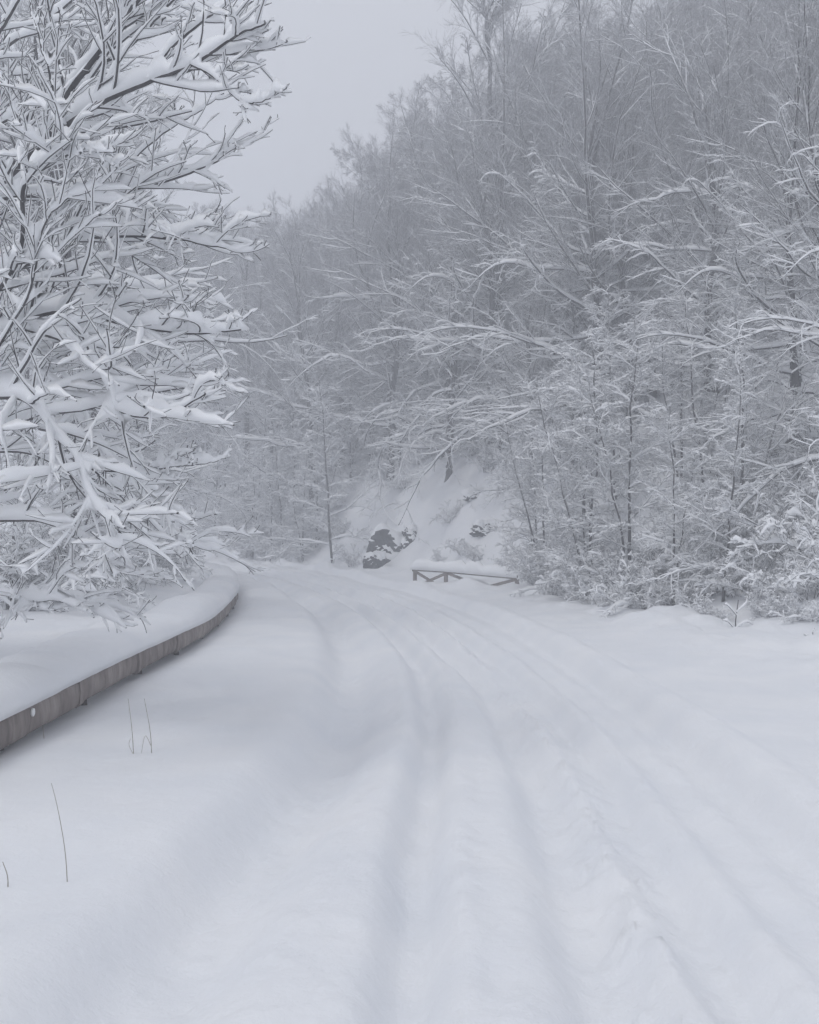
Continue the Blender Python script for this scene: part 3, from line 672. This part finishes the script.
# ------------------------------------------------------------------ crash barrier
def barrier():
    root = empty('crash_barrier', (float(rail_x(8)), 8, 0))
    root.location = (0, 0, 0)
    tag(root, 'long low weathered wooden crash barrier under a thick snow cap along the left verge', 'guardrail')
    def sweep(mb, ys_, prof, zf, xoff=0.0, cap=True):
        x = rail_x(ys_); tx = np.gradient(x, ys_); nrm = np.stack([np.ones_like(tx), -tx], -1); nrm /= np.linalg.norm(nrm, axis=1, keepdims=True)
        k = len(ys_); m = prof.shape[-2]
        V = np.zeros((1, k, m, 3))
        pr = prof if prof.ndim == 3 else np.broadcast_to(prof, (k, m, 2))
        V[0, :, :, 0] = x[:, None] + nrm[:, :1] * (pr[..., 0] + xoff); V[0, :, :, 1] = ys_[:, None] + nrm[:, 1:] * (pr[..., 0] + xoff)
        V[0, :, :, 2] = pr[..., 1] + zf[:, None]
        mb.add(V, grid_faces(1, k, m))
        if cap:
            mb.add(V[0, 0], [list(range(m))]); mb.add(V[0, -1], [list(range(m))[::-1]])
    rz = lambda y: 0.02 * np.sin(y * 0.7) + 0.0
    # half-log boards, about two metres each
    prof = np.array([(-0.03, 0.075), (0.035, 0.075), (0.062, 0.105), (0.072, 0.19), (0.062, 0.275), (0.035, 0.30), (-0.03, 0.30)])
    y = 3.2; k = 0
    gg = np.random.default_rng(5)
    while y < 64:
        L = 1.98 if y < 30 else 4.0
        if 19.1 < y < 19.4: pass
        n_ = 5 if y < 30 else 6
        cuts = y + 0.012 + (L - 0.024) * (np.arange(n_ + 1) + np.r_[0, gg.uniform(-0.15, 0.15, n_ - 1), 0]) / n_
        yy, sc_, ox = [], [], []
        for c0, c1 in zip(cuts[:-1], cuts[1:]):          # shallow upright grooves between the short facing pieces
            o_ = gg.uniform(-0.009, 0.009); yy += [c0 + 0.001, c0 + 0.016, (c0 + c1) / 2, c1 - 0.016, c1 - 0.001]; sc_ += [0.55, 1, 1, 1, 0.55]; ox += [0, o_, o_, o_, 0]
        yy = np.array(yy); mb = MB(); dz = gg.uniform(-0.008, 0.008)
        pr_ = np.broadcast_to(prof, (len(yy),) + prof.shape).copy(); pr_[..., 0] = pr_[..., 0] * np.array(sc_)[:, None] + np.array(ox)[:, None]
        sweep(mb, yy, pr_, rz(yy) + dz)
        b = mb.build('rail_board', WOOD, root, smooth=False)
        mb = MB(); ys2 = np.linspace(y - 0.06, y + 0.06, 3)
        sweep(mb, ys2, np.array([(-0.045, 0.062), (0.045, 0.062), (0.078, 0.095), (0.084, 0.20), (0.078, 0.285), (0.045, 0.312), (-0.045, 0.312)]), rz(ys2))
        sl_ = mb.build('joint_plate', WOOD, root, smooth=False)
        # post behind the joint
        xx = float(rail_x(y)) - 0.12; g0 = gz(xx, y)
        mb = MB(); P = np.array([[(xx + 0.06, y + .55, g0 - 0.4), (xx + 0.05, y + .52, 0.0), (xx + 0.04, y + .5, 0.2)]]); tube(mb, P, np.full((1, 3), 0.036), 8)
        mb.build('post', IRON, root)
        y += L; k += 1
    # small round reflector on the near board
    a = np.arange(12) * 2 * np.pi / 12
    mb = MB(); xr = float(rail_x(7.95)) + 0.072
    ring = np.stack([np.full(12, xr), 7.95 + 0.032 * np.cos(a), 0.225 + 0.032 * np.sin(a)], -1); ring2 = ring * 0.98 + np.array([xr + 0.012, 7.95, 0.225]) * 0.02; ring2[:, 0] = xr + 0.012
    mb.add(np.stack([ring, ring2])[None], grid_faces(1, 2, 12)); mb.add(ring2, [list(range(12))])
    mb.build('reflector', WHITE, root)
    # the snow lying on top
    yy = np.concatenate([np.arange(3.0, 30, 0.12), np.arange(30, 64, 0.5)])
    th = np.linspace(0, np.pi, 15)
    n1 = fbm(yy * 0.45, yy * 0 + 2, 3); n2 = fbm(yy * 0.6, yy * 0 + 9, 3); n3 = fbm(yy * 3.0, yy * 0 + 5, 2)
    pr = np.zeros((len(yy), 16, 2))
    for i in range(len(yy)):
        w0, w1 = 0.105 + 0.02 * n1[i] + 0.012 * n3[i], -0.62 + 0.10 * n2[i]
        c, hw = (w0 + w1) / 2, (w0 - w1) / 2
        h = 0.245 + 0.11 * n1[i] + 0.07 * n2[i] + 0.02 * n3[i]
        px_ = c + hw * np.sign(np.cos(th)) * np.abs(np.cos(th)) ** 0.75
        pz_ = 0.315 + h * np.sin(th) ** 0.62 * (0.86 + 0.16 * (1 - np.cos(th)) / 2 * 2 * 0.9) + 0.02 * n3[i] * np.sin(th)
        pr[i, :15, 0] = px_; pr[i, :15, 1] = pz_
        pr[i, 0, 1] -= 0.012; pr[i, 15] = (-0.05, 0.303)
        pr[i, 13, 1] = 0.30; pr[i, 14] = (w1 + 0.02, 0.1)
    mb = MB(); sweep(mb, yy, pr, rz(yy)); mb.build('snow_cap', SNOW, root)
barrier()

# ------------------------------------------------------------------ fence at the outside of the bend
def timber(mb, a, b, r, sides=7):
    P = np.linspace(a, b, 4)[None]; tube(mb, P, np.full((1, 4), r), sides)
    V = P[0]
def wooden_fence():
    root = empty('wooden_fence', (0, 0, 0))
    tag(root, 'low rustic timber fence with crossed braces and snow at the outer bend', 'fence')
    A, M_, B = at(415, 590, 29.6), at(446, 592, 28.6), at(517, 597, 27.2)
    tops = [569, 570, 577.5]
    def top(p, px, py): return at(px, py, p[1])
    ta, tm, tb = at(413, 569, 29.6), at(446, 571, 28.6), at(518, 577.5, 27.2)
    for p, t in ((A, ta), (M_, tm), (B, tb)):
        mb = MB(); timber(mb, (p[0], p[1], gz(p[0], p[1]) - 0.4), (p[0], p[1], t[2] + 0.04), 0.06); mb.build('post', WOOD, root)
    up = lambda p, dz: (p[0], p[1] - 0.07, p[2] + dz)
    for a, b in ((up(ta, 0), up(tm, 0)), (up(tm, 0.0), up(tb, 0.0))):
        mb = MB(); timber(mb, a, b, 0.05); mb.build('top_rail', WOOD, root)
    lo_m = (M_[0], M_[1] - .07, tm[2] - 0.52); lo_b = (B[0], B[1] - .07, tb[2] - 0.50); lo_a = (A[0], A[1] - .07, ta[2] - 0.5)
    for a, b in ((up(tm, -0.04), at(496, 592, 27.5)), (at(476, 590, 28.0), up(tb, -0.03)), (lo_a, up(tm, -.06)), (up(ta, -0.03), lo_m)):
        mb = MB(); timber(mb, a, b, 0.04); mb.build('brace', WOOD, root)
    g_ = np.random.default_rng(8)
    mb = MB()
    P = smooth_line([up(ta, 0.0), up(tm, 0.0), ((tm[0] + tb[0]) / 2, (tm[1] + tb[1]) / 2 - 0.07, (tm[2] + tb[2]) / 2), up(tb, 0.0)], 26)[None]
    q = np.full((1, 26), 0.05); hh = 0.17 + 0.05 * g_.normal(0, 1, 26)
    snow_on(mb, P, q, 0.25, 0.09, g_, full=True, vary=0.3, tip=0.1)
    mb.build('snow_cap', TSNOW, root)
wooden_fence()

# ------------------------------------------------------------------ rocks in the bank
def rock(px, py, Y, size, seed, label, rz=0.0):
    g_ = np.random.default_rng(seed)
    import bmesh
    bm = bmesh.new(); bmesh.ops.create_icosphere(bm, subdivisions=4, radius=1.0)
    co = np.array([v.co[:] for v in bm.verts])
    planes = unit(g_.normal(0, 1, (14, 3))); dist = g_.uniform(0.62, 0.95, 14)
    lim = np.min(np.where(co @ planes.T > 0.05, dist / np.maximum(co @ planes.T, 0.05), 9), 1)
    r_ = np.minimum(1.0, lim) * (1 + 0.34 * fbm(co[:, 0] * 2.6 + co[:, 2] * 2 + seed, co[:, 1] * 2.6 - co[:, 2] * 2, 4))
    co2 = co * r_[:, None] * np.array(size)
    for v, c in zip(bm.verts, co2): v.co = c
    bm.normal_update()
    me = bpy.data.meshes.new('rock'); bm.to_mesh(me); me.materials.append(ROCK)
    x, y_, z = at(px, py, Y)
    root = empty('rock_outcrop', (x, y_, z), rz)
    tag(root, label, 'rock')
    link('rock_face', me, root)
    # snow lying on its upper side: the same faces, lifted
    up = [f for f in bm.faces if f.normal.z > 0.22 + 0.9 * float(fbm(np.array([f.calc_center_median().x * 1.7 + f.calc_center_median().z * 0.8]), np.array([f.calc_center_median().z * 1.5 + seed]), 3)[0])]
    vs = {}
    mb = MB(); V = []; FF = []
    keep = set(f.index for f in up)
    border = set()
    for f in up:
        for e in f.edges:
            if sum(1 for lf in e.link_faces if lf.index in keep) < 2:
                border.update(v.index for v in e.verts)
    for f in up:
        ids = []
        for v in f.verts:
            if v.index not in vs:
                vs[v.index] = len(V); l = 0.01 if v.index in border else 0.16
                V.append((v.co.x * 1.02, v.co.y * 1.02 - l * 0.4, v.co.z + l * 0.7))
            ids.append(vs[v.index])
        FF.append(ids)
    if FF:
        mb.add(V, FF); mb.build('snow_cover', TSNOW, root)
    bm.free()
rock(385, 549, 38.8, (0.80, 0.75, 0.80), 1, 'largest dark rock face showing through the snowy bank', 0.3)
rock(412, 541, 38.5, (0.42, 0.6, 0.55), 2, 'smaller dark rock just right of the largest rock face', 1.0)
rock(374, 562, 37.6, (0.32, 0.4, 0.40), 3, 'low dark rock at the foot of the largest rock face', 2.0)
rock(484, 497, 36.5, (0.85, 0.6, 0.35), 4, 'dark rock ledge high on the bank under the drooping boughs', 0.1)
rock(486, 532, 34.6, (0.6, 0.5, 0.35), 5, 'dark rock ledge low on the bank above the wooden fence', 0.5)

# ------------------------------------------------------------------ stalks and twigs poking out of the snow
def stalk(px, pts, Y, label, r=0.004, side=(), m=STRAW, name='dry_stalk', cat='grass stalk', snowy=False):
    root = empty(name, (0, 0, 0)); tag(root, label, cat)
    P = [at(a, b, Y) for a, b in pts]
    x, y = P[0][0], P[0][1]
    P = np.array(P); P[0, 2] = gz(x, y) - 0.05
    L = smooth_line(P, 12)[None]; r = r * (0.75 if m is STRAW else 1)
    mb = MB(); tube(mb, L, (r * np.linspace(1, 0.5, 12))[None], 5); mb.build('stem', m, root)
    sn = MB(); any_s = False
    for ss in side:
        q = smooth_line([at(a, b, Y) for a, b in ss], 8)[None]
        mb = MB(); tube(mb, q, (r * 0.75 * np.linspace(1, 0.5, 8))[None], 4); mb.build('blade', m, root)
        if snowy: snow_on(sn, q, np.full((1, 8), r), 0.05, 0.02, rng); any_s = True
    if any_s: sn.build('snow_load', TSNOW, root)
stalk(60, [(70, 890), (67, 850), (60, 810), (53, 782)], 4.75, 'tallest lone dry stalk leaning left out of the near snow', 0.0032)
stalk(10, [(10, 895), (10, 875), (5, 860)], 4.7, 'short dry stalk at the left edge below the lone tall one', 0.0045)
stalk(133, [(135, 757), (133, 730), (129, 698)], 7.5, 'dry stalk with bent blade, left of a pair below the barrier', 0.0045, side=[[(135, 755), (130, 744), (132, 737)]])
stalk(151, [(153, 757), (151, 730), (145, 698)], 7.5, 'straight pale dry stalk, right of a pair below the barrier', 0.0045, side=[[(152, 745), (146, 735), (142, 755)]])
stalk(45, [(46, 741), (45, 735), (44, 725)], 8.0, 'tiny grass tip close under the barrier boards', 0.004)
stalk(735, [(736, 642), (735, 622), (738, 600)], 15.6, 'small branching twig poking from the snow of the right verge', 0.012, m=TWIG, name='twig_plant', cat='twig',
      side=[[(735, 630), (728, 622), (722, 620)], [(735, 628), (745, 622), (752, 624)], [(736, 615), (728, 606), (724, 604)], [(736, 612), (745, 604), (748, 596)]], snowy=True)
stalk(812, [(822, 645), (810, 641), (800, 640)], 14.5, 'low dark twig lying on the snow at the right edge', 0.012, m=TWIG, name='twig_plant', cat='twig',
      side=[[(812, 642), (806, 636), (803, 634)], [(818, 643), (812, 634), (814, 628)]], snowy=True)

# ------------------------------------------------------------------ the misty air
zmin = float(GV[:, 2].min())
bpy.context.view_layer.update()
top_z = max((o.matrix_world @ Vector(c)).z for o in C.objects if o.type == 'MESH' for c in o.bound_box)
hz = bpy.data.meshes.new('haze')
x0, x1, y0, y1, z0, z1 = -190, 175, -40, 200, zmin - 1.0, top_z + 1.0
vs = [(x, y, z) for z in (z0, z1) for y in (y0, y1) for x in (x0, x1)]
hz.from_pydata(vs, [], [(0, 2, 3, 1), (4, 5, 7, 6), (0, 1, 5, 4), (2, 6, 7, 3), (0, 4, 6, 2), (1, 3, 7, 5)])
hm = bpy.data.materials.new('haze'); hm.use_nodes = True
hm.node_tree.nodes.clear()
pv = hm.node_tree.nodes.new('ShaderNodeVolumePrincipled'); oo = hm.node_tree.nodes.new('ShaderNodeOutputMaterial')
pv.inputs['Color'].default_value = (0.94, 0.957, 1.0, 1); pv.inputs['Density'].default_value = HAZE_DENSITY; pv.inputs['Anisotropy'].default_value = 0.2
hm.node_tree.links.new(pv.outputs[0], oo.inputs['Volume'])
hz.materials.append(hm)
tag(link('haze', hz), 'pale winter mist filling the air', kind='stuff')
